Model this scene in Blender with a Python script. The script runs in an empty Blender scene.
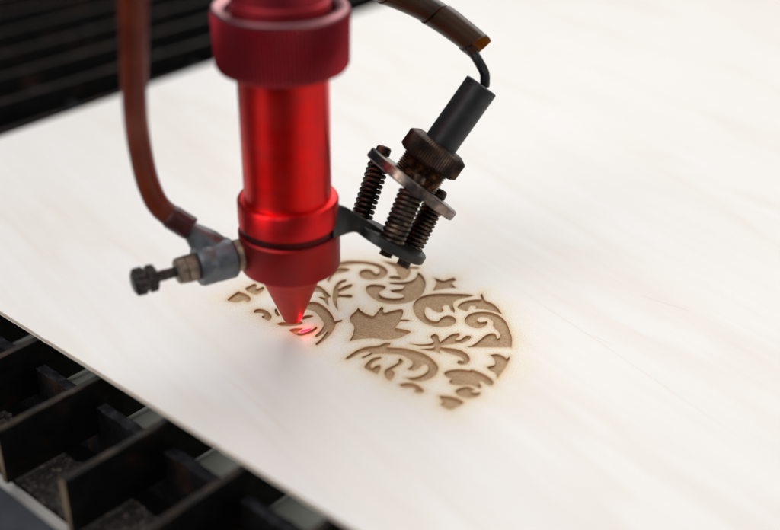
import bpy, bmesh, math, random
import numpy as np
from mathutils import Vector, Matrix, geometry
from mathutils import noise as mnoise
random.seed(7); rng = np.random.default_rng(5)
S = 0.001                                   # everything below is written in millimetres
scene = bpy.context.scene
COL = scene.collection

# ------------------------------------------------------------------ camera model
F_PX, CX, CY, CAMH = 1080.0, 390.0, 265.0, 181.0
pitch, roll = math.radians(30), math.radians(0.77)
Fw = Vector((0, math.cos(pitch), -math.sin(pitch)))
R0 = Vector((1, 0, 0)); U0 = Vector((0, math.sin(pitch), math.cos(pitch)))
Rt = R0 * math.cos(roll) + U0 * math.sin(roll)
Up = -R0 * math.sin(roll) + U0 * math.cos(roll)
CAM = Vector((0, 0, CAMH))
def ray(u, v): return Fw + Rt * ((u - CX) / F_PX) + Up * ((CY - v) / F_PX)
def P(u, v, Z): return CAM + ray(u, v) * Z
def G(u, v, z=0.0):
    d = ray(u, v); return CAM + d * ((z - CAMH) / d.z)
def depth(p): return (p - CAM).dot(Fw)
def proj(p):
    q = p - CAM; Z = q.dot(Fw); return (CX + F_PX * q.dot(Rt) / Z, CY - F_PX * q.dot(Up) / Z)

# ------------------------------------------------------------------ materials
def mat(name, base, rough=0.5, metal=0.0, **kw):
    m = bpy.data.materials.new(name); m.use_nodes = True
    b = m.node_tree.nodes['Principled BSDF']
    b.inputs['Base Color'].default_value = (*base, 1); b.inputs['Roughness'].default_value = rough
    b.inputs['Metallic'].default_value = metal
    for k, v in kw.items():
        b.inputs[k.replace('_', ' ')].default_value = v
    return m
def N(m, t, **kw):
    n = m.node_tree.nodes.new(t)
    for k, v in kw.items(): setattr(n, k, v)
    return n
def L(m, a, b): m.node_tree.links.new(a, b)
def bsdf(m): return m.node_tree.nodes['Principled BSDF']
def noise_tex(m, scale, detail=4, rough=.55, coord='Object', sc=(1, 1, 1), rot=(0, 0, 0)):
    tc = N(m, 'ShaderNodeTexCoord'); mp = N(m, 'ShaderNodeMapping')
    mr = N(m, 'ShaderNodeMapping'); mr.inputs['Rotation'].default_value = rot; mp.inputs['Scale'].default_value = sc
    n = N(m, 'ShaderNodeTexNoise'); n.inputs['Scale'].default_value = scale
    n.inputs['Detail'].default_value = detail; n.inputs['Roughness'].default_value = rough
    L(m, tc.outputs[coord], mr.inputs[0]); L(m, mr.outputs[0], mp.inputs[0]); L(m, mp.outputs[0], n.inputs['Vector'])
    return n.outputs['Fac']
def ramp(m, fac, stops):
    r = N(m, 'ShaderNodeValToRGB'); e = r.color_ramp.elements
    while len(e) < len(stops): e.new(.5)
    for el, (p, c) in zip(e, stops):
        el.position = p; el.color = (*c, 1) if len(c) == 3 else c
    L(m, fac, r.inputs[0]); return r.outputs[0]
def mix(m, fac, a, b, mode='MIX'):
    x = N(m, 'ShaderNodeMix', data_type='RGBA', blend_type=mode)
    for s, v in ((0, fac), (6, a), (7, b)):
        if isinstance(v, (int, float)): x.inputs[s].default_value = v
        elif isinstance(v, tuple): x.inputs[s].default_value = (*v, 1)
        else: L(m, v, x.inputs[s])
    return x.outputs[2]
def math_(m, op, a, b=None, clamp=False):
    x = N(m, 'ShaderNodeMath', operation=op, use_clamp=clamp)
    for i, v in enumerate((a, b)):
        if v is None: continue
        if isinstance(v, (int, float)): x.inputs[i].default_value = v
        else: L(m, v, x.inputs[i])
    return x.outputs[0]
def bump(m, h, strength, dist):
    b = N(m, 'ShaderNodeBump'); b.inputs['Strength'].default_value = strength; b.inputs['Distance'].default_value = dist
    L(m, h, b.inputs['Height']); L(m, b.outputs[0], bsdf(m).inputs['Normal'])
def worn(name, c1, c2, c3, scale, rough=(.3, .6), metal=.8, bstr=.4, thr=(.35, .5, .68)):
    m = mat(name, c1, .4, metal)
    n = noise_tex(m, scale, 6, .65)
    L(m, ramp(m, n, [(thr[0], c1), (thr[1], c2), (thr[2], c3)]), bsdf(m).inputs['Base Color'])
    n2 = noise_tex(m, scale * 3, 4, .6)
    L(m, ramp(m, n2, [(.3, (rough[0],) * 3), (.7, (rough[1],) * 3)]), bsdf(m).inputs['Roughness'])
    bump(m, n2, bstr, .0002)
    return m
ANR = 0.25
def anodised(name, base, rough, aniso=0.0, smear=0.06):
    m = mat(name, base, rough, 1.0)
    # turning marks: fine rings round the axis, and a little dust
    n = noise_tex(m, 900, 3, .6, sc=(.02, .02, 1)); n2 = noise_tex(m, 75, 7, .68)
    L(m, ramp(m, n2, [(.35, base), (.75, tuple(min(1, c * .6 + smear * .45) for c in base))]), bsdf(m).inputs['Base Color'])
    a = math_(m, 'MULTIPLY', n, .16); b = math_(m, 'MULTIPLY', n2, .2)
    L(m, math_(m, 'ADD', math_(m, 'ADD', a, b), rough - .17), bsdf(m).inputs['Roughness'])
    bump(m, n, .22, .0001)
    if aniso:
        tg = N(m, 'ShaderNodeTangent'); tg.direction_type = 'RADIAL'; tg.axis = 'Z'
        L(m, tg.outputs[0], bsdf(m).inputs['Tangent']); bsdf(m).inputs['Anisotropic'].default_value = aniso
        bsdf(m).inputs['Anisotropic Rotation'].default_value = ANR
    return m

M = {}
M['red_tube'] = anodised('red_anodised_tube', (.95, .012, .010), .38, .75)
M['red_collar'] = anodised('red_anodised_collar', (.80, .012, .014), .40, .6)
M['red_body'] = anodised('red_anodised_body', (.38, .012, .012), .45)
M['red_tip'] = anodised('red_anodised_tip', (.55, .045, .035), .5)
M['red_ring'] = anodised('red_anodised_ring', (.46, .03, .045), .5)
M['rim'] = anodised('ring_rim_highlight', (.42, .17, .19), .38)  # grey-red base carries the painted bevel highlight of the rim
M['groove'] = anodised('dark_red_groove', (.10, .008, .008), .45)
M['grey_metal'] = worn('grey_worn_metal', (.12, .135, .15), (.17, .185, .20), (.12, .11, .10), 160, (.35, .55), .85)
M['tan_metal'] = worn('tan_worn_metal', (.10, .085, .07), (.26, .2, .15), (.4, .32, .24), 260, (.35, .6), .85)
M['brass'] = worn('dull_brass', (.35, .25, .17), (.42, .31, .22), (.2, .14, .1), 200, (.4, .6), .8)
M['knob'] = worn('dark_knob_steel', (.03, .028, .026), (.06, .05, .045), (.16, .14, .12), 300, (.3, .5), .8)
M['rust'] = worn('dark_rusty_steel', (.022, .015, .011), (.06, .034, .022), (.2, .105, .055), 420, (.3, .6), .75, .6)
M['spring'] = worn('dark_spring_steel', (.03, .023, .02), (.07, .05, .04), (.22, .15, .10), 380, (.28, .5), .85, .3)
M['plate'] = worn('blued_steel_plate', (.04, .034, .034), (.11, .088, .08), (.4, .29, .22), 130, (.2, .42), .9, .25)
M['nut'] = worn('brown_oxide_steel', (.022, .015, .012), (.042, .025, .018), (.12, .065, .04), 180, (.35, .55), .7, .3)
M['copper'] = worn('rusty_copper_thread', (.05, .03, .02), (.14, .075, .042), (.45, .25, .12), 500, (.3, .5), .9, .5)
M['black'] = worn('black_painted_metal', (.007, .0075, .009), (.011, .011, .013), (.02, .02, .022), 220, (.42, .55), .0, .1)
M['arm'] = worn('black_arm_metal', (.012, .013, .013), (.02, .022, .021), (.05, .045, .04), 120, (.35, .5), .3, .1)
M['cable'] = mat('black_rubber', (.006, .0055, .005), .45)
# hose and spiral wrap: translucent brown plastic
def plastic(name, c1, c2, trans, rough=.3):
    m = mat(name, c1, rough, 0.0)
    b = bsdf(m); b.inputs['Transmission Weight'].default_value = trans; b.inputs['IOR'].default_value = 1.45
    n = noise_tex(m, 60, 4, .6)
    L(m, ramp(m, n, [(.35, c1), (.65, c2)]), b.inputs['Base Color'])
    return m
M['hose'] = plastic('brown_hose_plastic', (.19, .042, .011), (.07, .014, .006), .0, .42)
M['hose_end'] = plastic('dark_hose_end_plastic', (.06, .008, .008), (.04, .01, .008), .05, .35)
M['wrap'] = plastic('amber_wrap_plastic', (.06, .026, .010), (.022, .012, .006), .0, .28)
def see_through(m, col, k):                  # thin plastic lets some daylight through
    tr = N(m, 'ShaderNodeBsdfTranslucent'); tr.inputs[0].default_value = (*col, 1)
    mx = N(m, 'ShaderNodeMixShader'); mx.inputs[0].default_value = k
    L(m, bsdf(m).outputs[0], mx.inputs[1]); L(m, tr.outputs[0], mx.inputs[2]); L(m, mx.outputs[0], m.node_tree.nodes['Material Output'].inputs[0])
see_through(M['wrap'], (.8, .3, .03), .06)
see_through(M['hose'], (.8, .2, .03), .26)
M['wrap_in'] = plastic('amber_wrap_inside_lit', (.75, .30, .03), (.55, .2, .02), .0, .4)  # light coming through the wrap wall is painted in as this orange base
see_through(M['wrap_in'], (1, .5, .05), .4)
M['slat'] = worn('sooty_slat_and_bar_shade', (.003, .003, .0035), (.007, .006, .0055), (.075, .028, .014), 60, (.4, .7), .35, .4, (.4, .55, .8))  # sooty slats; on the cross bars this dark colour paints shade
M['slat_edge'] = worn('worn_slat_edge', (.010, .009, .009), (.022, .017, .014), (.07, .045, .028), 120, (.35, .55), .6, .3)
M['bar'] = worn('sooty_bar_lit_top', (.012, .012, .015), (.03, .03, .036), (.07, .07, .08), 300, (.4, .6), .4, .8)
M['ledge'] = mat('pale_green_grey_enamel', (.84, .86, .75), .5)
M['strip'] = mat('bare_grey_strip', (.6, .59, .55), .5)
M['debris'] = worn('sooty_debris', (.008, .007, .006), (.03, .024, .02), (.22, .18, .14), 700, (.5, .8), .1, 1.0, (.42, .55, .72))
M['rail'] = worn('slate_blue_rail', (.02, .025, .034), (.032, .038, .05), (.12, .13, .15), 90, (.35, .5), .3, .1, (.4, .62, .85))
M['tray'] = mat('dark_tray', (.006, .006, .006), .8)

# ------------------------------------------------------------------ objects
def add(name, bm, m, parent=None, smooth=True, origin=None):
    me = bpy.data.meshes.new(name); 
    bmesh.ops.recalc_face_normals(bm, faces=bm.faces[:])
    o_ = origin or Vector((0, 0, 0))
    for v in bm.verts: v.co = (v.co - o_) * S
    bm.to_mesh(me); bm.free()
    ms = m if isinstance(m, (list, tuple)) else [m]
    for x in ms: me.materials.append(x)
    if smooth:
        me.shade_smooth()
        try: me.set_sharp_from_angle(angle=math.radians(38))
        except Exception: pass
    o = bpy.data.objects.new(name, me); COL.objects.link(o)
    o.location = o_ * S
    if parent is not None:
        o.parent = parent; o.location = (o_ - (Vector(parent['_o']) if '_o' in parent else Vector((0, 0, 0)))) * S
    return o
def thing(name, loc, label, cat, group=None):
    o = bpy.data.objects.new(name, None); COL.objects.link(o); o.location = Vector(loc) * S
    o.empty_display_size = .005; o['_o'] = list(loc); o['label'] = label; o['category'] = cat
    if group: o['group'] = group
    return o
def sub(o, parent):                          # re-parent keeping world place (parts sit at their own origin)
    o.parent = parent; return o
def frame(p0, axis, hint=Vector((0, 0, 1))):
    w = axis.normalized()
    if abs(w.dot(hint)) > .98: hint = Vector((0, 1, 0))
    x = hint.cross(w).normalized(); y = w.cross(x)
    return Matrix(((x.x, y.x, w.x, p0.x), (x.y, y.y, w.y, p0.y), (x.z, y.z, w.z, p0.z), (0, 0, 0, 1)))
def lathe(prof, mt, seg=96, bm=None, rmod=None, caps=True, idx=0):
    bm = bm or bmesh.new(); rings = []
    for (r, z) in prof:
        ring = []
        for i in range(seg):
            a = 2 * math.pi * i / seg
            rr = r if rmod is None else r + rmod(i, r, z)
            ring.append(bm.verts.new(mt @ Vector((rr * math.cos(a), rr * math.sin(a), z))))
        rings.append(ring)
    for A, B in zip(rings, rings[1:]):
        for i in range(seg):
            f = bm.faces.new((A[i], A[(i + 1) % seg], B[(i + 1) % seg], B[i])); f.material_index = idx
    if caps:
        bm.faces.new(rings[0][::-1]).material_index = idx; bm.faces.new(rings[-1]).material_index = idx
    return bm
def catmull(pts, n=8, closed=False):
    out = []; k = len(pts)
    rngk = range(k if closed else k - 1)
    for i in rngk:
        p0, p1, p2, p3 = (pts[(i - 1) % k], pts[i], pts[(i + 1) % k], pts[(i + 2) % k]) if closed else \
            (pts[max(i - 1, 0)], pts[i], pts[i + 1], pts[min(i + 2, k - 1)])
        for j in range(n):
            t = j / n
            out.append(.5 * ((2 * p1) + (p2 - p0) * t + (2 * p0 - 5 * p1 + 4 * p2 - p3) * t * t + (3 * p1 - p0 - 3 * p2 + p3) * t ** 3))
    if not closed: out.append(pts[-1].copy())
    return out
def tube(path, rads, seg=20, bm=None, caps=True, inner=None):
    bm = bm or bmesh.new(); rings = []
    t0 = (path[1] - path[0]).normalized(); x = t0.orthogonal().normalized()
    n = len(path)
    for i, p in enumerate(path):
        t = (path[min(i + 1, n - 1)] - path[max(i - 1, 0)]).normalized()
        x = (x - t * x.dot(t)).normalized(); y = t.cross(x)
        r = rads if isinstance(rads, (int, float)) else rads[0] + (rads[1] - rads[0]) * i / (n - 1) if len(rads) == 2 else rads[i]
        rings.append([bm.verts.new(p + (x * math.cos(2 * math.pi * k / seg) + y * math.sin(2 * math.pi * k / seg)) * r) for k in range(seg)])
    for A, B in zip(rings, rings[1:]):
        for k in range(seg): bm.faces.new((A[k], A[(k + 1) % seg], B[(k + 1) % seg], B[k]))
    if caps: bm.faces.new(rings[0][::-1]); bm.faces.new(rings[-1])
    return bm
def box8(c, bm=None, idx=0):                 # c: 4 bottom + 4 top corners
    bm = bm or bmesh.new(); v = [bm.verts.new(p) for p in c]
    for q in ((3, 2, 1, 0), (4, 5, 6, 7), (0, 1, 5, 4), (1, 2, 6, 5), (2, 3, 7, 6), (3, 0, 4, 7)):
        bm.faces.new([v[i] for i in q]).material_index = idx
    return bm

# ------------------------------------------------------------------ plywood board with its engraving
pA0, pA1 = G(0, 311), G(350, 526)            # near edge of the board
dA = (pA1 - pA0); dA.z = 0; dA.normalize()   # along the near edge, towards the viewer
dB = Vector((-dA.y, dA.x, 0));               # square to it, to the far right
if dB.x < 0: dB = -dB
qr = G(120, 98.5)                            # a point of the rear edge
ORG = pA0
def ab(p): q = p - ORG; return (q.dot(dA), q.dot(dB))
def wp(a, b, z=0.0): p = ORG + dA * a + dB * b; return Vector((p.x, p.y, z))
a_rear = ab(qr)[0]
a_rear2 = ab(G(385, 3))[0]
print('rear a', a_rear, a_rear2, 'angle A', math.degrees(math.atan2(dA.y, dA.x)))
q1, q2 = ab(G(0, 137)), ab(G(394, 0)); rsl = (q2[0] - q1[0]) / (q2[1] - q1[1])
def rear(b): return q1[0] + rsl * (b - q1[1])
a_rear = rear(0)
BO = ab(G(0, 315))[1]; print('BO', BO)

def Zm(ox, oy, s, pts): return [(ox + x / s, oy + y / s) for x, y in pts]
I = lambda p: Zm(220, 255, 6.625, p)
II = lambda p: Zm(290, 255, 5.575, p)
III = lambda p: Zm(340, 255, 6.622, p)
IV = lambda p: Zm(405, 265, 6.236, p)
V_ = lambda p: Zm(340, 330, 7.567, p)
VI = lambda p: Zm(405, 330, 6.236, p)
Q = lambda p: Zm(220, 250, 4.819, p)
shapes = [
 I([(50,295),(85,265),(122,240),(150,250),(180,262),(203,285),(200,300),(182,315),(168,305),(150,302),(125,312),(90,312),(62,305)]),
 I([(168,220),(195,205),(228,190),(240,195),(245,205),(238,218),(250,225),(270,215),(285,208),(294,220),(280,240),(255,258),(230,262),(200,250),(175,235)]),
 I([(222,378),(235,362),(265,357),(300,365),(325,382),(342,405),(335,425),(322,435),(300,425),(280,415),(278,405),(292,402),(285,390),(265,385),(240,385)]),
 I([(362,360),(372,355),(385,380),(396,402),(380,404),(365,385)]),
 [(276,324),(282,322.2),(291.6,322),(300,321),(303,323),(299,325),(290.5,326.2),(282,325.9)],
 [(301,317.8),(306,315.4),(311.3,315.2),(313.8,316.4),(309.2,317.9),(303,319.8)],
 Q([(330,385),(360,378),(402,376),(382,392),(372,400),(400,399),(440,385),(465,368),(467,380),(440,402),(400,413),(370,410),(345,396)]),
 Q([(430,250),(470,252),(510,278),(540,313),(553,343),(588,336),(586,345),(562,354),(552,377),(532,407),(500,437),(470,459),(460,453),(490,425),(512,396),(520,386),(495,405),(467,420),(458,413),(483,390),(500,360),(490,335),(465,305),(430,288),(395,284),(395,258)]),
 II([(120,165),(165,172),(200,200),(228,232),(212,240),(216,284),(205,275),(185,250),(160,235),(170,232),(195,238),(175,207),(130,200)]),
 II([(238,225),(245,185),(265,155),(290,140),(313,137),(312,148),(290,157),(275,175),(270,190),(300,175),(335,163),(349,168),(335,184),(305,197),(278,207),(270,220),(300,221),(335,221),(349,230),(335,239),(300,236),(270,237),(262,255),(265,285),(268,307),(255,292),(240,260)]),
 II([(255,75),(300,71),(328,77),(330,86),(305,96),(275,103),(250,110),(235,125),(215,152),(208,138),(222,112),(240,90)]),
 [(325,264.5),(332,262.8)] + III([(0,48),(60,39),(140,41),(220,51),(280,71),(313,100),(311,128),(285,150),(240,161),(190,163),(145,151),(127,128),(138,105),(170,94),(205,99),(225,115),(240,126),(258,118),(262,100),(245,80),(210,68),(150,60),(90,62),(40,72),(0,79)]) + [(332,268)],
 III([(285,40),(330,46),(380,56),(440,73),(527,82),(515,91),(464,90),(466,115),(450,145),(415,166),(370,163),(330,156),(326,143),(360,139),(402,142),(380,125),(375,105),(360,85),(325,62)]),
 III([(515,112),(545,135),(566,175),(563,220),(540,265),(490,300),(420,320),(340,325),(270,312),(215,285),(180,250),(171,220),(185,202),(215,194),(260,196),(297,204),(302,218),(282,235),(260,247),(270,268),(300,280),(350,286),(400,283),(424,275),(418,264),(400,257),(350,247),(332,232),(370,227),(410,224),(430,206),(415,200),(370,197),(330,191),(333,181),(400,180),(450,176),(485,163),(505,145)]),
 III([(120,349),(135,365),(165,385),(200,400),(222,405),(240,385),(273,343),(288,350),(285,372),(300,382),(350,368),(402,359),(419,370),(414,400),(400,427),(440,427),(465,433),(440,441),(400,441),(385,460),(365,482),(400,489),(450,499),(471,511)]) + V_([(510,30),(470,52),(420,66),(340,73),(270,63),(200,63),(140,71),(72,84),(90,50),(105,5)]) + III([(93,472),(65,435),(73,400),(105,372)]),
 IV([(180,80),(210,88),(240,97),(270,88),(303,79),(318,92),(295,110),(300,125),(322,143),(280,143),(240,149),(173,161),(190,130),(195,105)]),
 IV([(432,190),(395,201),(340,213),(305,231),(300,255),(310,280),(308,299),(285,281),(275,255),(250,250),(232,265),(240,285),(215,298),(180,285),(150,265),(130,266),(122,293),(135,325),(165,345),(205,350),(225,330),(265,315),(300,322),(320,345),(305,370),(260,385),(190,385),(125,365),(75,325),(52,280),(55,240),(85,205),(140,185),(220,177),(320,179),(390,182)]),
 IV([(328,262),(345,240),(385,222),(440,215),(475,214),(470,190),(480,178),(492,205),(500,220),(545,240),(580,270),(605,307),(590,302),(545,287),(500,277),(440,273),(440,260),(410,255),(398,270),(395,287),(365,283),(340,273)]),
 IV([(660,518),(650,513),(550,513),(460,513),(385,512),(430,495),(470,465),(500,440),(540,425),(565,432),(575,460),(592,450),(590,425),(565,400),(550,380),(550,355),(525,335),(490,325),(460,328),(450,343),(470,356),(512,350),(512,370),(480,392),(430,392),(385,370),(371,345),(390,315),(430,297),(490,291),(550,299),(600,324),(635,364),(655,420),(666,450),(666,500)]),
 VI([(33,86),(90,90),(145,87),(180,73),(163,50),(163,35),(185,23),(207,35),(212,60),(220,75),(250,53),(290,27),(338,18),(340,35),(312,60),(345,60),(380,36),(408,36),(410,52),(375,74),(310,87),(250,94),(220,100),(230,107),(290,114),(350,127),(392,155),(404,185),(387,212),(350,217),(325,205),(335,189),(365,195),(362,180),(330,162),(280,148),(235,131),(217,126),(217,147),(195,136),(150,129),(92,121),(140,115),(175,112),(185,102),(150,99),(90,98)]),
 V_([(42,216),(75,188),(130,153),(200,128),(290,118),(340,98),(382,97),(378,112),(352,129),(400,133),(480,138)]) + VI([(60,128),(120,148),(170,182),(205,225),(202,262),(172,296),(110,317),(50,317),(5,298),(60,295),(110,280),(145,250),(140,222),(115,215),(85,240),(50,252),(15,245),(45,220),(45,195),(0,165)]) + V_([(460,187),(400,182),(330,179),(260,181),(220,195),(180,212),(160,208),(200,190),(240,172),(200,165),(140,181),(100,205),(50,224)]),
 V_([(188,286),(200,255),(225,230),(260,210),(307,203),(312,215),(280,228),(245,250),(232,275),(245,290),(275,270),(302,263),(308,285),(295,315),(280,334),(240,314)]),
 V_([(455,213),(477,235),(460,260),(425,280),(395,300),(410,320),(405,350),(380,382),(355,367),(337,335),(341,305),(370,285),(410,265),(440,245),(445,225)]),
 V_([(447,412),(480,404),(530,400),(580,413),(620,443),(634,465),(600,477),(565,470),(570,450),(550,437),(510,437),(475,432)]),
 VI([(243,270),(275,252),(340,244),(400,251),(420,247),(480,269),(530,299),(552,325),(542,347),(510,341),(480,318),(460,325),(477,350),(467,366),(430,352),(400,343),(340,346),(285,336),(278,318),(292,305),(262,294)]),
 VI([(313,380),(345,361),(390,353),(415,361),(438,370),(412,380),(430,391),(472,388),(457,412),(400,426),(345,416),(322,398)]),
 VI([(528,155),(575,149),(615,164),(635,180),(654,163),(647,195),(622,240),(592,280),(575,304),(565,270),(535,255),(508,230),(540,222),(560,215),(560,190),(545,170)]),
 VI([(213,411),(245,411),(300,419),(345,434),(364,455),(330,476),(285,497),(255,486),(223,466),(236,450),(222,430)]),
]
def outline(px):                             # round the traced corner points, keep the sharp tips
    pts = [G(u, v) for u, v in px]; n = len(pts); seq = []
    sharp = []
    for i in range(n):
        a = (pts[i] - pts[i - 1]).normalized(); b = (pts[(i + 1) % n] - pts[i]).normalized()
        sharp.append(a.dot(b) < .15)
    for i in range(n):
        p0, p1, p2, p3 = pts[i - 1], pts[i], pts[(i + 1) % n], pts[(i + 2) % n]
        m1 = (p2 - p1) if sharp[i] else (p2 - p0) * .5
        m2 = (p2 - p1) if sharp[(i + 1) % n] else (p3 - p1) * .5
        for t in (0, .25, .5, .75):
            h = (2*t**3 - 3*t*t + 1) * p1 + (t**3 - 2*t*t + t) * m1 + (-2*t**3 + 3*t*t) * p2 + (t**3 - t*t) * m2
            seq.append(h)
    return [ab(p) for p in seq]
polys = [outline(s) for s in shapes]
segs = []
for p in polys:
    for i in range(len(p)): segs.append((p[i], p[(i + 1) % len(p)]))
sa = np.array([s[0] for s in segs]); sb = np.array([s[1] for s in segs])
def seg_dist(pts):
    out = np.full(len(pts), 1e9)
    d = sb - sa; dd = (d * d).sum(1) + 1e-12
    for k in range(0, len(pts), 2000):
        q = pts[k:k+2000]
        t = np.clip(((q[:, None, :] - sa[None]) * d[None]).sum(2) / dd, 0, 1)
        c = sa[None] + t[..., None] * d[None]
        out[k:k+2000] = np.sqrt(((q[:, None, :] - c) ** 2).sum(2)).min(1)
    return out
def inside(pts):
    res = np.zeros(len(pts), bool)
    for p in polys:
        p = np.array(p); q = np.roll(p, -1, 0); ins = np.zeros(len(pts), bool)
        bb = (pts[:, 0] > p[:, 0].min()) & (pts[:, 0] < p[:, 0].max()) & (pts[:, 1] > p[:, 1].min()) & (pts[:, 1] < p[:, 1].max())
        ids = np.nonzero(bb)[0]; x = pts[ids, 0][:, None]; y = pts[ids, 1][:, None]
        c = ((p[:, 1] > y) != (q[:, 1] > y)) & (x < (q[:, 0] - p[:, 0]) * (y - p[:, 1]) / (q[:, 1] - p[:, 1] + 1e-12) + p[:, 0])
        ins[ids] = c.sum(1) % 2 == 1; res |= ins
    return res
allp = np.array([q for p in polys for q in p])
amin, bmin = allp.min(0) - 9; amax, bmax = allp.max(0) + 9
print('pattern a,b extents', amin, amax, bmin, bmax)
st = .75
ga, gb = np.meshgrid(np.arange(amin, amax, st), np.arange(bmin, bmax, st), indexing='ij')
gp = np.stack([ga.ravel(), gb.ravel()], 1) + rng.uniform(-.12, .12, (ga.size, 2))
gd = seg_dist(gp); gp = gp[gd > .22]
B_NEAR, B_FAR, A_NEAR = 0.0, 900.0, 520.0
THK, DEP = 1.6, .7
outer = [(a_rear, B_NEAR), (A_NEAR, B_NEAR), (A_NEAR, B_FAR), (rear(B_FAR), B_FAR)]
# slightly splintered near edge
edge_pts = [(a_rear + (A_NEAR - a_rear) * i / 260, (-.08 + .16 * random.random()) * (.6 + 1.2 * (mnoise.noise(Vector((i * .13, 0, 0))) > .1))) for i in range(1, 260)]
outer = [outer[0]] + edge_pts + outer[1:]
verts = [Vector(p) for p in outer]; edges = [(i, (i + 1) % len(outer)) for i in range(len(outer))]
for p in polys:
    k = len(verts); verts += [Vector(q) for q in p]; edges += [(k + i, k + (i + 1) % len(p)) for i in range(len(p))]
verts += [Vector(q) for q in gp]
for i in range(0, 40):                       # coarse points over the rest of the board
    for j in range(0, 30):
        a = a_rear + 8 + i * (A_NEAR - a_rear) / 41; b = 6 + j * 25
        if a > rear(b) + 5 and not (amin - 4 < a < amax + 4 and bmin - 4 < b < bmax + 4): verts.append(Vector((a, b)))
cv, ce, cf, *_ = geometry.delaunay_2d_cdt(verts, edges, [], 1, 1e-5)
cva = np.array([(v.x, v.y) for v in cv]); cent = np.array([cva[list(f)].mean(0) for f in cf])
fin = inside(cent); vd = seg_dist(cva)
def board_mesh(keep_inside, z):
    bm = bmesh.new(); lay = bm.verts.layers.float.new('char'); lay2 = bm.verts.layers.float.new('rim'); vm = {}
    for f, i in zip(cf, fin):
        if i != keep_inside: continue
        vs = []
        for k in f:
            if k not in vm:
                v = bm.verts.new(wp(cva[k][0], cva[k][1], z)); d = vd[k]
                v[lay] = math.exp(-max(d, 0) / (1.5)); v[lay2] = math.exp(-max(d, 0) / 5.0)
                vm[k] = v
            vs.append(vm[k])
        try: bm.faces.new(vs)
        except ValueError: pass
    return bm, lay, lay2
# materials for the board
angA = math.atan2(dA.y, dA.x)
def birch(name):
    m = mat(name, (.8, .78, .75), .42)
    gq = G(780, 452) - G(520, 290); rot = (0, 0, -math.atan2(gq.y, gq.x))
    warp = None
    g1 = noise_tex(m, 30, 6, .66, 'Object', (.2, 1, 1), rot); g2 = noise_tex(m, 11, 4, .55, 'Object', (.2, 1, 1), rot)
    g3 = noise_tex(m, 260, 3, .6, 'Object', (.05, 1, 1), rot)
    base = ramp(m, g1, [(.36, (.850, .815, .785)), (.50, (.868, .843, .818)), (.66, (.880, .862, .842))])
    vein = ramp(m, g2, [(.44, (1, 1, 1)), (.49, (.955, .90, .84)), (.505, (.93, .85, .77)), (.53, (1, 1, 1))])
    c = mix(m, .36, base, vein, 'MULTIPLY')
    fine = ramp(m, g3, [(.3, (.965, .955, .945)), (.6, (1, 1, 1))])
    c = mix(m, .7, c, fine, 'MULTIPLY')
    # a few darker grain lines and one pencil-thin scratch on the right of the sheet
    geo = N(m, 'ShaderNodeNewGeometry'); wob = noise_tex(m, 30, 3, .5)
    for (p, q, wd_, col, k) in ((G(512, 284), G(790, 470), .30, (.72, .52, .36), .42), (G(640, 295), G(690, 312), .22, (.45, .38, .33), .45), (G(590, 335), G(615, 346), .5, (.70, .52, .38), .25), (G(20, 190), G(150, 262), .35, (.78, .6, .45), .2), (G(215, 370), G(300, 440), .9, (.80, .63, .46), .25)):
        d = (q - p); Ln = d.length; d = d / Ln; nr = Vector((-d.y, d.x, 0))
        def dot_(vec):
            v1 = N(m, 'ShaderNodeVectorMath', operation='SUBTRACT'); L(m, geo.outputs['Position'], v1.inputs[0]); v1.inputs[1].default_value = p * S
            v2 = N(m, 'ShaderNodeVectorMath', operation='DOT_PRODUCT'); L(m, v1.outputs[0], v2.inputs[0]); v2.inputs[1].default_value = vec; return v2.outputs['Value']
        t = math_(m, 'DIVIDE', dot_(d), Ln * S)
        n_ = math_(m, 'ADD', math_(m, 'DIVIDE', dot_(nr), wd_ * S), math_(m, 'MULTIPLY', math_(m, 'SUBTRACT', wob, .5), 3.5 / wd_))
        line = math_(m, 'SUBTRACT', 1.0, math_(m, 'ABSOLUTE', n_), True)
        ends = math_(m, 'MULTIPLY', math_(m, 'MULTIPLY', t, math_(m, 'SUBTRACT', 1.0, t)), 6.0, True)
        c = mix(m, math_(m, 'MULTIPLY', math_(m, 'MULTIPLY', line, ends), k, True), c, col)
    return m, c, g1, g3
mt, c, g1, g3 = birch('pale_birch_veneer')
at = N(mt, 'ShaderNodeAttribute', attribute_name='char'); at2 = N(mt, 'ShaderNodeAttribute', attribute_name='rim')
blot = noise_tex(mt, 110, 5, .6)
wide = math_(mt, 'MULTIPLY', at2.outputs['Fac'], math_(mt, 'MULTIPLY', math_(mt, 'SUBTRACT', blot, .12, True), 2.2), True)
c = mix(mt, math_(mt, 'MULTIPLY', wide, .85, True), c, (.87, .735, .49))
near = math_(mt, 'MULTIPLY', math_(mt, 'POWER', at.outputs['Fac'], 1.6), 1.0, True)
c = mix(mt, math_(mt, 'MULTIPLY', near, .8, True), c, (.64, .41, .17))
spk = noise_tex(mt, 2600, 2, .6)
sp = math_(mt, 'MULTIPLY', math_(mt, 'MULTIPLY', math_(mt, 'SUBTRACT', spk, .55, True), 7.0, True), at2.outputs['Fac'], True)
c = mix(mt, math_(mt, 'MULTIPLY', sp, 1.0, True), c, (.40, .25, .14))
L(mt, c, bsdf(mt).inputs['Base Color']); bump(mt, g3, .12, .00008)
M['veneer'] = mt
mw = mat('burnt_wall', (.42, .21, .08), .8); M['burnt'] = mw
me_ = mat('engraved_floor', (.36, .24, .145), .85)
n1 = noise_tex(me_, 1500, 3, .6); n2 = noise_tex(me_, 70, 4, .6); n3 = noise_tex(me_, 700, 2, .5, 'Object', (.12, 1, 1), (0, 0, -angA))
cc = ramp(me_, n1, [(.28, (.38, .235, .12)), (.52, (.54, .365, .21)), (.74, (.66, .475, .30))])
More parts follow.
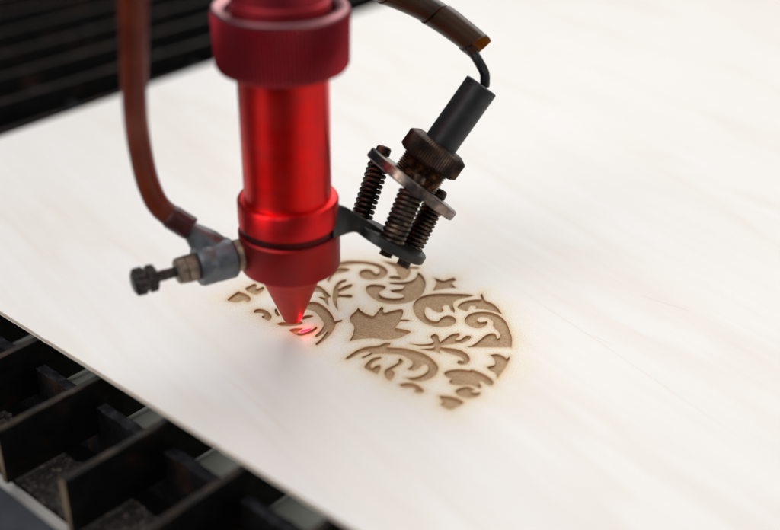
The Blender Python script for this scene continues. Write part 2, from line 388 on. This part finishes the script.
cc = mix(me_, .6, cc, ramp(me_, n2, [(.35, (.80, .74, .68)), (.65, (1.06, 1.05, 1.05))]), 'MULTIPLY')
cc = mix(me_, .4, cc, ramp(me_, n3, [(.35, (.82, .8, .78)), (.6, (1.05, 1.05, 1.05))]), 'MULTIPLY')
ae = N(me_, 'ShaderNodeAttribute', attribute_name='char')
cc = mix(me_, math_(me_, 'MULTIPLY', math_(me_, 'POWER', ae.outputs['Fac'], 4.0), .4, True), cc, (.36, .19, .08))
tcw = N(me_, 'ShaderNodeTexCoord'); mpw = N(me_, 'ShaderNodeMapping'); mpw.inputs['Rotation'].default_value = (0, 0, -angA)
wv_ = N(me_, 'ShaderNodeTexWave'); wv_.bands_direction = 'Y'; wv_.inputs['Scale'].default_value = 620; wv_.inputs['Distortion'].default_value = 1.2; wv_.inputs['Detail Scale'].default_value = 40
L(me_, tcw.outputs['Object'], mpw.inputs[0]); L(me_, mpw.outputs[0], wv_.inputs['Vector'])
cc = mix(me_, .5, cc, ramp(me_, wv_.outputs['Fac'], [(.1, (.80, .77, .74)), (.8, (1.05, 1.05, 1.05))]), 'MULTIPLY')
L(me_, cc, bsdf(me_).inputs['Base Color']); bump(me_, n1, .6, .00015)
M['engraved'] = me_
mc = mat('board_core', (.62, .5, .38), .7)
tc = N(mc, 'ShaderNodeTexCoord'); sx = N(mc, 'ShaderNodeSeparateXYZ'); L(mc, tc.outputs['Object'], sx.inputs[0])
lay_ = ramp(mc, math_(mc, 'MULTIPLY', sx.outputs['Z'], -250.0), [(0, (.74, .66, .57)), (.10, (.72, .62, .52)), (.16, (.42, .27, .19)), (.26, (.45, .3, .22)), (.32, (.72, .63, .54))])
wv = noise_tex(mc, 120, 4, .6)
L(mc, mix(mc, wv, lay_, (.72, .62, .5)), bsdf(mc).inputs['Base Color']); M['core'] = mc

board = thing('plywood_board', wp(60, 100, -THK), 'pale birch plywood sheet with a half finished brown engraving, lying on the black slats', 'board')
bm, lay, lay2 = board_mesh(False, 0.0)
# walls round the holes and round the sheet
be = [e for e in bm.edges if len(e.link_faces) == 1]
loops_new = {}
for e in be:
    for v in e.verts:
        if v not in loops_new:
            q = ab(v.co); rimhole = amin < q[0] < amax and bmin < q[1] < bmax
            nv = bm.verts.new(Vector((v.co.x, v.co.y, -DEP if rimhole else -THK))); nv[lay] = 1; loops_new[v] = (nv, rimhole)
for e in be:
    a, b = e.verts
    f = bm.faces.new((a, b, loops_new[b][0], loops_new[a][0])); f.material_index = 1 if loops_new[a][1] else 2
top = add('veneer', bm, [M['veneer'], M['burnt'], M['core']], board, smooth=False)
bm, *_ = board_mesh(True, -DEP)
add('engraved_pattern', bm, M['engraved'], board, smooth=False)
bm = bmesh.new(); vs = [bm.verts.new(wp(a, b, -THK)) for a, b in outer]; bm.faces.new(vs)
add('underside', bm, M['core'], board, smooth=False)

# ------------------------------------------------------------------ laser head
T0 = G(293.2, 331); X0, Y0 = T0.x, T0.y
def z_at(v):
    lo, hi = -5.0, 160.0
    for _ in range(50):
        mid = .5 * (lo + hi)
        if proj(Vector((X0, Y0, mid)))[1] > v: lo = mid
        else: hi = mid
    return lo
def rr(hw, v): return hw * depth(Vector((X0, Y0, z_at(v)))) / F_PX
for v in (320, 264, 221, 195, 90, 67, 3): print('v', v, 'z', round(z_at(v), 1), 'Z', round(depth(Vector((X0, Y0, z_at(v)))), 1), 'x', round(proj(Vector((X0, Y0, z_at(v))))[0], 1))
head = thing('laser_cutter', (X0, Y0, z_at(321)), 'red anodised laser cutting head standing upright over the plywood, its cone tip at the engraving', 'laser head')
ax = Matrix.Translation((X0, Y0, 0))
zt, zb, zg0, zg1, zc = z_at(319.5), z_at(263), z_at(227), z_at(220.5), z_at(195)
rt, rb, rbody, rcol = rr(9.2, 320), rr(36, 264), rr(50, 264), rr(50.6, 208)
o = add('nozzle_tip', lathe([(rt - 1.2, zt + .4), (rt - 1.0, zt), (rt - .3, zt), (rt, zt + .4), (rb, zb + .3)], ax, 96), M['red_tip'], head)
o = add('nozzle_body', lathe([(rb - .5, zb), (rbody - .7, zb), (rbody - .15, zb + .35), (rbody, zb + 1.0), (rbody, zg0 - .5), (rbody - .4, zg0), (rbody - 2, zg0)], ax, 128), M['red_body'], head)
o = add('clamp_ring', lathe([(rbody - 3, zg0 - .1), (rbody - .9, zg0 - .1), (rbody - .9, zg1 + .1), (rbody - 3, zg1 + .1)], ax, 128), M['groove'], head)
rtube = rr(44.4, 170)
o = add('collar', lathe([(rcol - 2, zg1), (rcol - .5, zg1), (rcol, zg1 + .5), (rcol, zc - 1.0), (rcol - .45, zc - .25), (rcol - 1.1, zc), (rtube - .5, zc)], ax, 128), M['red_collar'], head)
zr0, zr1 = z_at(67), z_at(4)
o = add('lens_tube', lathe([(rtube, zc - 2), (rtube, zr0 + 3)], ax, 128), M['red_tube'], head)
rring0, rring1 = rr(66.5, 67), rr(69.5, 6)
kn = 104
o = add('knurled_ring', lathe([(rtube + .2, zr0), (rring0 - 1.6, zr0), (rring0 - .5, zr0 + .6), (rring0, zr0 + 1.8), (.5 * (rring0 + rring1), .5 * (zr0 + zr1)), (rring1, zr1 - 1.8), (rring1 - .2, zr1 - 1.2)], ax, kn * 6, None,
        lambda i, r, z: (.26 * math.cos(2 * math.pi * i / 6)) if (r > rring0 - .3) else 0, caps=False), M['red_ring'], head)
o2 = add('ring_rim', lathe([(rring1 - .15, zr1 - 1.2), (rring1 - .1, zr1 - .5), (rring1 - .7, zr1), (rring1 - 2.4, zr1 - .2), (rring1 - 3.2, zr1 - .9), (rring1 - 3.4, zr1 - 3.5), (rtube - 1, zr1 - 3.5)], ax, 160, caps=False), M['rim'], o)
o = add('upper_tube', lathe([(rtube + .6, zr1 - 3.6), (rtube + .6, zr1 + 1.5), (rtube + .1, zr1 + 2), (rtube + .1, zr1 + 46), (rtube - .5, zr1 + 46.5)], ax, 128), M['red_ring'], head)

# air fitting on the left of the nozzle body
def FA(u):                                   # point on the fitting's axis
    t = (250 - u) / 120.0
    return P(u, 262 + .265 * (213 - u), 309.5 - 15.5 * t)
axisF = (FA(130) - FA(250)).normalized()
def lat(u0, u1, prof, seg=48, rmod=None):    # prof in (radius px, fraction)
    p0, p1 = FA(u0), FA(u1); Ln = (p1 - p0).length; k = depth(p0) / F_PX
    return lathe([(r * k, f * Ln) for r, f in prof], frame(p0, p1 - p0), seg, None, rmod)
fit = add('air_fitting', lat(233, 197, [(19, 0), (21, .06), (21, .52), (20.6, .55), (20.6, .6), (21, .63), (21, .92), (19.6, 1)]), M['grey_metal'], head)
x_ = add('stub', lat(262, 233, [(14, 0), (15.5, .3), (16, .9), (14, 1)]), M['brass'], fit)
x_ = add('gland_nut', lat(197, 176, [(13, 0), (15, .1), (15.2, .5), (13.5, .55), (14.8, .62), (14.2, .9), (11, 1)], 36, lambda i, r, z: -.35 * (1 + math.cos(6 * 2 * math.pi * i / 36)) * .5), M['tan_metal'], fit)
x_ = add('valve_stem', lat(178, 150, [(5.6, 0), (5.4, .4), (5.8, .45), (5.4, 1)], 32), M['knob'], fit)
x_ = add('valve_knob', lat(157, 133, [(9, 0), (13.2, .1), (13.6, .35), (11.5, .42), (11.8, .5), (13.8, .56), (13.4, .9), (10, 1)], 60, lambda i, r, z: .22 * math.cos(2 * math.pi * i / 60 * 15) if r > 3.3 else 0), M['knob'], fit)
pb0, pb1 = P(213, 250, 306), P(186, 226.5, 301)
barb = add('hose_barb', lathe([(5.0, 0), (4.6, 3), (3.6, 6.2), (2.8, 8.4), (2.3, (pb1 - pb0).length)], frame(pb0, pb1 - pb0), 40), M['grey_metal'], fit)

# ------------------------------------------------------------------ hose
hp = [P(196, 232, 301.5), P(185.5, 225.5, 301), P(172, 217, 299.5), P(158.5, 205, 298), P(149.5, 187, 295), P(143.5, 166, 290), P(137.5, 133, 280), P(134.5, 100, 268), P(133.5, 50, 253), P(133, 0, 240), P(134, -60, 226), P(137, -120, 214)]
hose = thing('air_hose', P(190, 228, 301), 'brown translucent air hose curving up from the fitting on the left of the red head', 'hose')
hpath = catmull(hp, 10)
bm = tube(hpath[6:], 3.15, 32, caps=False)
b2 = tube(hpath[6:], 2.1, 32, caps=False)
add('hose_wall', bm, M['hose'], hose); b2.free()
add('hose_end', tube(hpath[5:23], [3.25, 3.45] + [3.5] * 14 + [3.4, 3.2], 32), M['hose_end'], hose)

# ------------------------------------------------------------------ red pointer module on its sprung mount
ZP = 325.0; kP = ZP / F_PX
def wdir(du, dv, t): return (Rt * du - Up * dv - Fw * t)       # image direction plus t towards the viewer
ptr = thing('laser_pointer', P(388, 240, ZP), 'rusty spring adjusted pointer laser with black barrel clamped to the right of the red head', 'laser pointer')
axP = wdir(.582, -.813, .19).normalized()
def PA(t, du=0): return P(480.2 - .582 * t, 88.4 + .813 * t, ZP - .19 * (115 - t) * kP)   # t px down the axis
rc = 17.3 * kP
kk = kP * 1.026
add('barrel', lathe([(rc, 0), (rc, 73 * kk), (rc - .35, 73.9 * kk), (rc - 1.0, 74.1 * kk), (rc - 1.2, 73.6 * kk), (.9, 73.6 * kk)], frame(PA(74), axP), 96), M['black'], ptr)
rn = 32.3 * kP
add('knurled_nut', lathe([(rc + .1, -10 * kk), (rn - 1.2, -10 * kk), (rn - .1, -7.5 * kk), (rn, -7 * kk), (rn, 8.5 * kk), (rn - .2, 9.5 * kk), (rn - 1.9, 13 * kk), (rc, 13 * kk)], frame(PA(81.5), axP), 72 * 6, None,
    lambda i, r, z: .17 * math.cos(2 * math.pi * i / 6) if r > rn - .3 else 0), M['nut'], ptr)
# threaded neck
prof = []; z = 0
while z < 26 * kP:
    prof += [(23 * kP, z), (24.8 * kP, z + .38)]; z += .76
add('threaded_neck', lathe(prof, frame(PA(113), axP), 64), M['copper'], ptr)
# plates
def disc(c, axis, r, th, bev=.35, m=None, name='adjuster_plate'):
    return add(name, lathe([(r - bev, -th / 2), (r, -th / 2 + bev), (r, th / 2 - bev), (r - bev, th / 2)], frame(c, axis), 128), m or M['plate'], ptr)
topc = PA(117.5); axT = wdir(.617, -.787, .11).normalized()
disc(topc, axT, 53.5 * kP, 10.5 * kP)
botc = P(387.5, 239.5, ZP - 1); axB = wdir(.507, -.862, .17).normalized()
disc(botc, axB, 42.5 * kP, 9.5 * kP, .4, M['arm'], 'base_plate')
# arm between base plate and the head's clamp ring
tp = [(334, 203, 306), (345, 206.5, 309), (356, 213, 314), (370, 221.5, 319), (383, 230, 323)]
bt = [(334, 239, 306), (345, 234.5, 309), (356, 232.5, 314), (370, 239, 319), (383, 246.5, 323)]
bm = bmesh.new(); rings = []
for (a, b) in zip(catmull([Vector(q) for q in tp], 5), catmull([Vector(q) for q in bt], 5)):
    c0, c1 = P(*a), P(*b); mid = (c0 + c1) / 2; hh = (c0 - c1) / 2; th = Fw * 3.4
    rings.append([bm.verts.new(mid + hh * math.copysign(abs(math.sin(2*math.pi*k/20)) ** .55, math.sin(2*math.pi*k/20)) + th * math.copysign(abs(math.cos(2*math.pi*k/20)) ** .55, math.cos(2*math.pi*k/20))) for k in range(20)])
for A, B in zip(rings, rings[1:]):
    for k in range(20): bm.faces.new((A[k], A[(k+1) % 20], B[(k+1) % 20], B[k]))
bm.faces.new(rings[0][::-1]); bm.faces.new(rings[-1])
add('mounting_arm', bm, M['arm'], ptr)
# sprung screws
def sprung(top, bot, rpx, Zt, Zb, coils, head_ext, foot_ext, wire=.55, headr=2.3, footr=1.6):
    p1, p0 = P(*top, Zt), P(*bot, Zb); d = (p1 - p0); Ln = d.length; w = d / Ln; fr = frame(p0, d)
    r = rpx * kP
    prof = []; z = -foot_ext * kP
    while z < Ln:
        prof += [(1.75, z), (2.1, z + .3)]; z += .6
    sc_ = add('screw', lathe(prof, fr, 36), M['rust'], ptr)
    n = int(coils * 22)
    path = [fr @ Vector(((r - wire) * math.cos(2*math.pi*coils*i/n), (r - wire) * math.sin(2*math.pi*coils*i/n), .4 + (Ln - .8) * i / n)) for i in range(n + 1)]
    add('spring', tube(path, wire, 10), M['spring'], sc_)
    ph = p1 + w * (head_ext * kP)
    hd = add('screw_head', lathe([(headr, 0), (headr, 1.9), (headr - .4, 2.4), (headr * .55, 2.4), (headr * .5, 1.5), (.1, 1.5)], frame(ph, d), 40), M['rust'], sc_)
    add('screw_shank', lathe([(1.5, 0), (1.5, (p1 - ph).length + .1)], frame(p1, d), 24), M['rust'], sc_)
    pf = p0 - w * (foot_ext * kP)
    add('nut', lathe([(footr * .7, 0), (footr, .4), (footr, 3.2)], frame(pf, d), 24), M['knob'], sc_)
sprung((380, 161), (361, 219), 11.4, ZP + 2, ZP + 1, 11, 7, 8, .72)
sprung((413, 189), (390.5, 243), 13, ZP - 9, ZP - 7, 11, 7.5, 14, .78)
sprung((434, 204), (410.5, 250), 11.6, ZP + 5, ZP + 4, 11, 8, 19, .66, 2.3, 2.0)

# cable and spiral wrap
cab = thing('pointer_cable', P(486, 84, 314), 'thin black cable rising from the pointer barrel into a brown spiral wrap', 'cable')
cp = [P(484.5, 86, 318.6), P(485, 82, 318), P(484.5, 73, 317), P(479.5, 63, 315), P(473, 53, 315), P(463, 43, 315.5), P(440, 22, 316), P(415, 6, 316), P(385, -12, 316), P(340, -35, 314)]
add('wire', tube(catmull(cp, 8), 1.45, 20), M['cable'], cab)
wpth = catmull([P(479.5, 46.5, 316), P(463, 33.5, 316), P(447, 21.5, 316), P(428, 9.5, 316), P(405, -2, 316), P(378, -13, 315), P(340, -25, 314)], 14)
# helical strip round the path, its pitch almost closed so that a thin gap shows
bm = bmesh.new(); rw = 3.85; pitchw = 14.3; wd = 13.7
cum = [0]
for a, b in zip(wpth, wpth[1:]): cum.append(cum[-1] + (b - a).length)
def at_len(s):
    if s < 0:
        tg = (wpth[0] - wpth[1]).normalized(); return wpth[0] + tg * (-s), (wpth[2] - wpth[0]).normalized()
    s = min(s, cum[-1] - 1e-4)
    for i in range(len(cum) - 1):
        if cum[i + 1] >= s: break
    t = (s - cum[i]) / (cum[i + 1] - cum[i]); p = wpth[i].lerp(wpth[i + 1], t)
    return p, (wpth[min(i + 2, len(wpth) - 1)] - wpth[max(i - 1, 0)]).normalized()
turns = 5.0; steps = int(turns * 48); prev = None
for i in range(steps + 1):
    th = -2 * math.pi * .95 + 2 * math.pi * i / 48
    s0 = 1.6 + pitchw * (th / (2 * math.pi) - .55 * math.sin(th) / (2 * math.pi)); phi = math.pi - th; row = []; row2 = []
    for j in range(9):
        s = max(s0 + wd * j / 8, -.9 + .8 * math.sin(th))
        fl_ = rw * (1 + .09 * (j / 8))
        p, tg = at_len(s); x = (Fw - tg * Fw.dot(tg)).normalized(); y = tg.cross(x)
        d = x * math.cos(phi) + y * math.sin(phi)
        row.append(bm.verts.new(p + d * fl_)); row2.append(bm.verts.new(p + d * (fl_ - .35)))
    if prev:
        pr, pr2 = prev
        for j in range(8):
            bm.faces.new((pr[j], pr[j+1], row[j+1], row[j]))
            bm.faces.new((pr2[j+1], pr2[j], row2[j], row2[j+1])).material_index = 1
        for q in ((pr[0], row[0], row2[0], pr2[0]), (pr[8], pr2[8], row2[8], row[8])): bm.faces.new(q)
    prev = (row, row2)
bmesh.ops.dissolve_degenerate(bm, dist=1e-4, edges=bm.edges[:])
add('spiral_wrap', bm, [M['wrap'], M['wrap_in']], cab)

# ------------------------------------------------------------------ machine bed
ZS = -THK - .15                               # slats carry the board
bed = thing('slatted_machine_bed', wp(0, -40, -60), 'sooty black steel slat bed with cross bars under the plywood sheet', 'machine bed')
# slat direction from the two slats one can follow best
s3a, s3b = G(62.8, 482.4, ZS), G(168.7, 418.4, ZS); s4a, s4b = G(164.5, 514.7, ZS), G(244.6, 465.5, ZS); s2a, s2b = G(0, 430, ZS), G(102, 376, ZS)
dS = Vector((0, 0, 0))
for a, b in ((s3a, s3b), (s4a, s4b), (s2a, s2b)):
    dS += (b - a).normalized(); print('slat angle', math.degrees(math.atan2((b-a).y, (b-a).x)), 'board B', math.degrees(math.atan2(dB.y, dB.x)))
dS.normalize()
hits = [ab(G(u, v, ZS)) for u, v in ((38, 338), (102, 376), (169, 418.6), (244.6, 465.5))]
print('slat hits', hits)
print('slat end', ab(s3a), 'bar', [ab(G(u, v, -12)) for u, v in ((43, 366), (78, 392), (107, 402), (150, 430))])
print('ledge', [ab(G(u, v, -22)) for u, v in ((67, 375), (85, 385), (127, 411), (152, 427))], 'debris', [ab(G(u, v, -22)) for u, v in ((60, 449), (85, 464), (12, 477), (80, 530))])
SP = (hits[3][0] - hits[0][0]) / 3; a0 = hits[0][0]
print('spacing', SP)
HS = 18.0; TS = 2.0
skew = (dS.dot(dA)) / dS.dot(dB)              # how much a changes per b along a slat
b_end = ab(s3a)[1]
def slat(a, bs, be_, jit):
    bm = bmesh.new()
    pts = []
    n = 80
    rows = []
    for i in range(n + 1):
        b = bs + (be_ - bs) * i / n; aa = a + skew * (b)
        dz = (random.random() - .5) * .25 if b < 0 else 0
        if abs(dz) > 0: dz -= .25 * (mnoise.noise(Vector((b * .2, jit, 0))) > .25)
        rows.append([bm.verts.new(wp(aa - TS / 2, b, ZS - HS)), bm.verts.new(wp(aa + TS / 2, b, ZS - HS)), bm.verts.new(wp(aa + TS / 2, b, ZS - .25 + dz)), bm.verts.new(wp(aa + TS / 2 - .25, b, ZS + dz)), bm.verts.new(wp(aa - TS / 2, b, ZS + dz))])
    for A, B in zip(rows, rows[1:]):
        for k in range(5):
            f = bm.faces.new((A[k], A[(k+1) % 5], B[(k+1) % 5], B[k])); f.material_index = 1 if k in (2, 3) else 0
    bm.faces.new(rows[0][::-1]).material_index = 2; bm.faces.new(rows[-1])
    o = add('slat', bm, [M['slat'], M['slat_edge'], M['end']], bed, smooth=False)
M['end'] = worn('bare_slat_end', (.22, .14, .075), (.36, .25, .15), (.42, .31, .2), 90, (.4, .6), .5, .2)
for k in range(-30, 9):
    slat(a0 + k * SP + (0 if -1 <= k <= 4 else random.uniform(-.8, .8)), b_end + random.uniform(-.6, .6), 760 if k < -1 else 300, k * 3.1)
def strip(name, b0, b1, z0, z1, m, a_s=-760, a_e=330, rough=0, parent=None, n=1):
    b0 += BO; b1 += BO
    bm = bmesh.new()
    n = 1 if not rough else 700; rows = []
    for i in range(n + 1):
        a = a_s + (a_e - a_s) * i / n
        j = [random.uniform(-rough, rough) for _ in range(4)]
        rows.append([bm.verts.new(wp(a, b0 + j[0], z0)), bm.verts.new(wp(a, b1 + j[1], z0)), bm.verts.new(wp(a, b1 + j[1], z1 + j[2] * .5)), bm.verts.new(wp(a, b0 + j[0], z1 + j[3] * .5))])
    for A, B in zip(rows, rows[1:]):
        for k in range(4): bm.faces.new((A[k], A[(k+1) % 4], B[(k+1) % 4], B[k])).material_index = 1 if (k == 2 and isinstance(m, list)) else 0
    bm.faces.new(rows[0][::-1]); bm.faces.new(rows[-1])
    return add(name, bm, m, parent or bed, smooth=False)
CFG = dict(bar=(-13.5, -10.5), ledge=(-9, 30), debris=(-58, -40), strip=(-66, -58), rail=(-95, -64))
strip('cross_bar', -1.8, 1.5, -30, -11.0, [M['slat'], M['bar']], rough=.25)  # paler top and darker sides paint the bar's lit and shaded faces
for bb in (60, 135, 210, 300):
    strip('cross_bar', bb, bb + 2.5, -30, -11.0, [M['slat'], M['bar']], rough=.25)
strip('support_ledge', 5, 30, -24.5, -22.2, M['ledge'])
strip('sooty_ledge', -28.5, -12.2, -26.0, -22.0, M['debris'], rough=.5)
strip('bare_strip', -40, -29, -26.3, -22.9, M['strip'])
bm = bmesh.new()
br = ab(G(32, 508, -12))[1]; print('rail b', br)
box8([wp(-760, br-70, -24), wp(330, br-70, -24), wp(330, br, -24), wp(-760, br, -24), wp(-760, br-70, -12), wp(330, br-70, -12), wp(330, br, -12), wp(-760, br, -12)], bm)
bmesh.ops.bevel(bm, geom=bm.edges[:], offset=1.0, segments=3, affect='EDGES')
add('edge_rail', bm, M['rail'], bed)
bm = bmesh.new(); vs = [bm.verts.new(p) for p in (Vector((-1200, -500, -60)), Vector((1200, -500, -60)), Vector((1200, 1600, -60)), Vector((-1200, 1600, -60)))]; bm.faces.new(vs)
fl = add('tray_floor', bm, M['tray'], None, smooth=False); fl['kind'] = 'structure'

# ------------------------------------------------------------------ the red spot where the laser works
SP0 = G(306, 330.5)
ms = mat('laser_spark', (.05, 0, 0), .6)
b = bsdf(ms); b.inputs['Emission Color'].default_value = (1.0, .012, .06, 1); b.inputs['Emission Strength'].default_value = 2.6
bm = bmesh.new(); e0, e1 = G(299, 332.6), G(312.5, 328.4); dd = (e1 - e0)
bmesh.ops.create_icosphere(bm, subdivisions=3, radius=1)
fr = frame((e0 + e1) / 2, dd)
for v in bm.verts:
    q = v.co.copy(); v.co = fr @ Vector((q.x * .7, q.y * .7, q.z * dd.length / 2))
    v.co.z = -.06 + (v.co.z) * .2
sp_ = add('laser_spot', bm, ms, None, origin=Vector((SP0.x, SP0.y, -.5)))
sp_['label'] = 'small glowing red and pink spot on the engraving just below the cone tip'; sp_['category'] = 'laser spot'
def area(name, loc, target, sx, sy, e, col=(1, 1, 1)):
    l = bpy.data.lights.new(name, 'AREA'); l.shape = 'RECTANGLE'; l.size = sx; l.size_y = sy; l.energy = e; l.color = col
    o = bpy.data.objects.new(name, l); COL.objects.link(o); o.location = loc
    o.rotation_euler = (Vector(target) - Vector(loc)).to_track_quat('-Z', 'Y').to_euler(); return o
pl = bpy.data.lights.new('laser_glow', 'POINT'); pl.energy = .0006; pl.color = (1, .02, .06); pl.shadow_soft_size = .0008
po = bpy.data.objects.new('laser_glow', pl); COL.objects.link(po); po.location = (SP0 + Vector((0, 0, 1.6))) * S

# ------------------------------------------------------------------ light
tgt = (0, .3, .03)
area('window_left', (-.80, -.25, .48), tgt, .6, .9, 4.6, (.95, .97, 1))
area('window_back', (.35, 1.15, .75), tgt, 1.4, .9, 10.2, (1, .99, .955))
area('window_right', (.85, -.05, .45), tgt, .5, .6, 1.0, (1, .98, .96))
area('fill_behind', (-.50, -.42, .95), tgt, .9, .9, 3.9, (1, .985, .97))  # unseen fill added behind the camera to brighten the ledge and front
area('ceiling_panel', (0, .3, 1.1), tgt, 1.2, 1.2, 2.4, (1, .99, .98))
w = bpy.data.worlds.new('World'); scene.world = w; w.use_nodes = True
w.node_tree.nodes['Background'].inputs[0].default_value = (.9, .93, 1, 1)
w.node_tree.nodes['Background'].inputs[1].default_value = .12

# ------------------------------------------------------------------ camera
cd = bpy.data.cameras.new('camera'); co = bpy.data.objects.new('camera', cd); COL.objects.link(co)
cd.sensor_width = 36; cd.lens = F_PX / 780 * 36; cd.clip_start = .01; cd.clip_end = 20
mtx = Matrix(((Rt.x, Up.x, -Fw.x, 0), (Rt.y, Up.y, -Fw.y, 0), (Rt.z, Up.z, -Fw.z, CAMH * S), (0, 0, 0, 1)))
co.matrix_world = mtx
cd.dof.use_dof = True; cd.dof.focus_distance = .330; cd.dof.aperture_fstop = 4.9
scene.camera = co
scene.render.engine = 'CYCLES'
vs = scene.view_settings; vs.view_transform = 'Standard'; vs.look = 'None'; vs.gamma = 1; vs.exposure = 0.09
for o in bpy.data.objects:
    if '_o' in o: del o['_o']
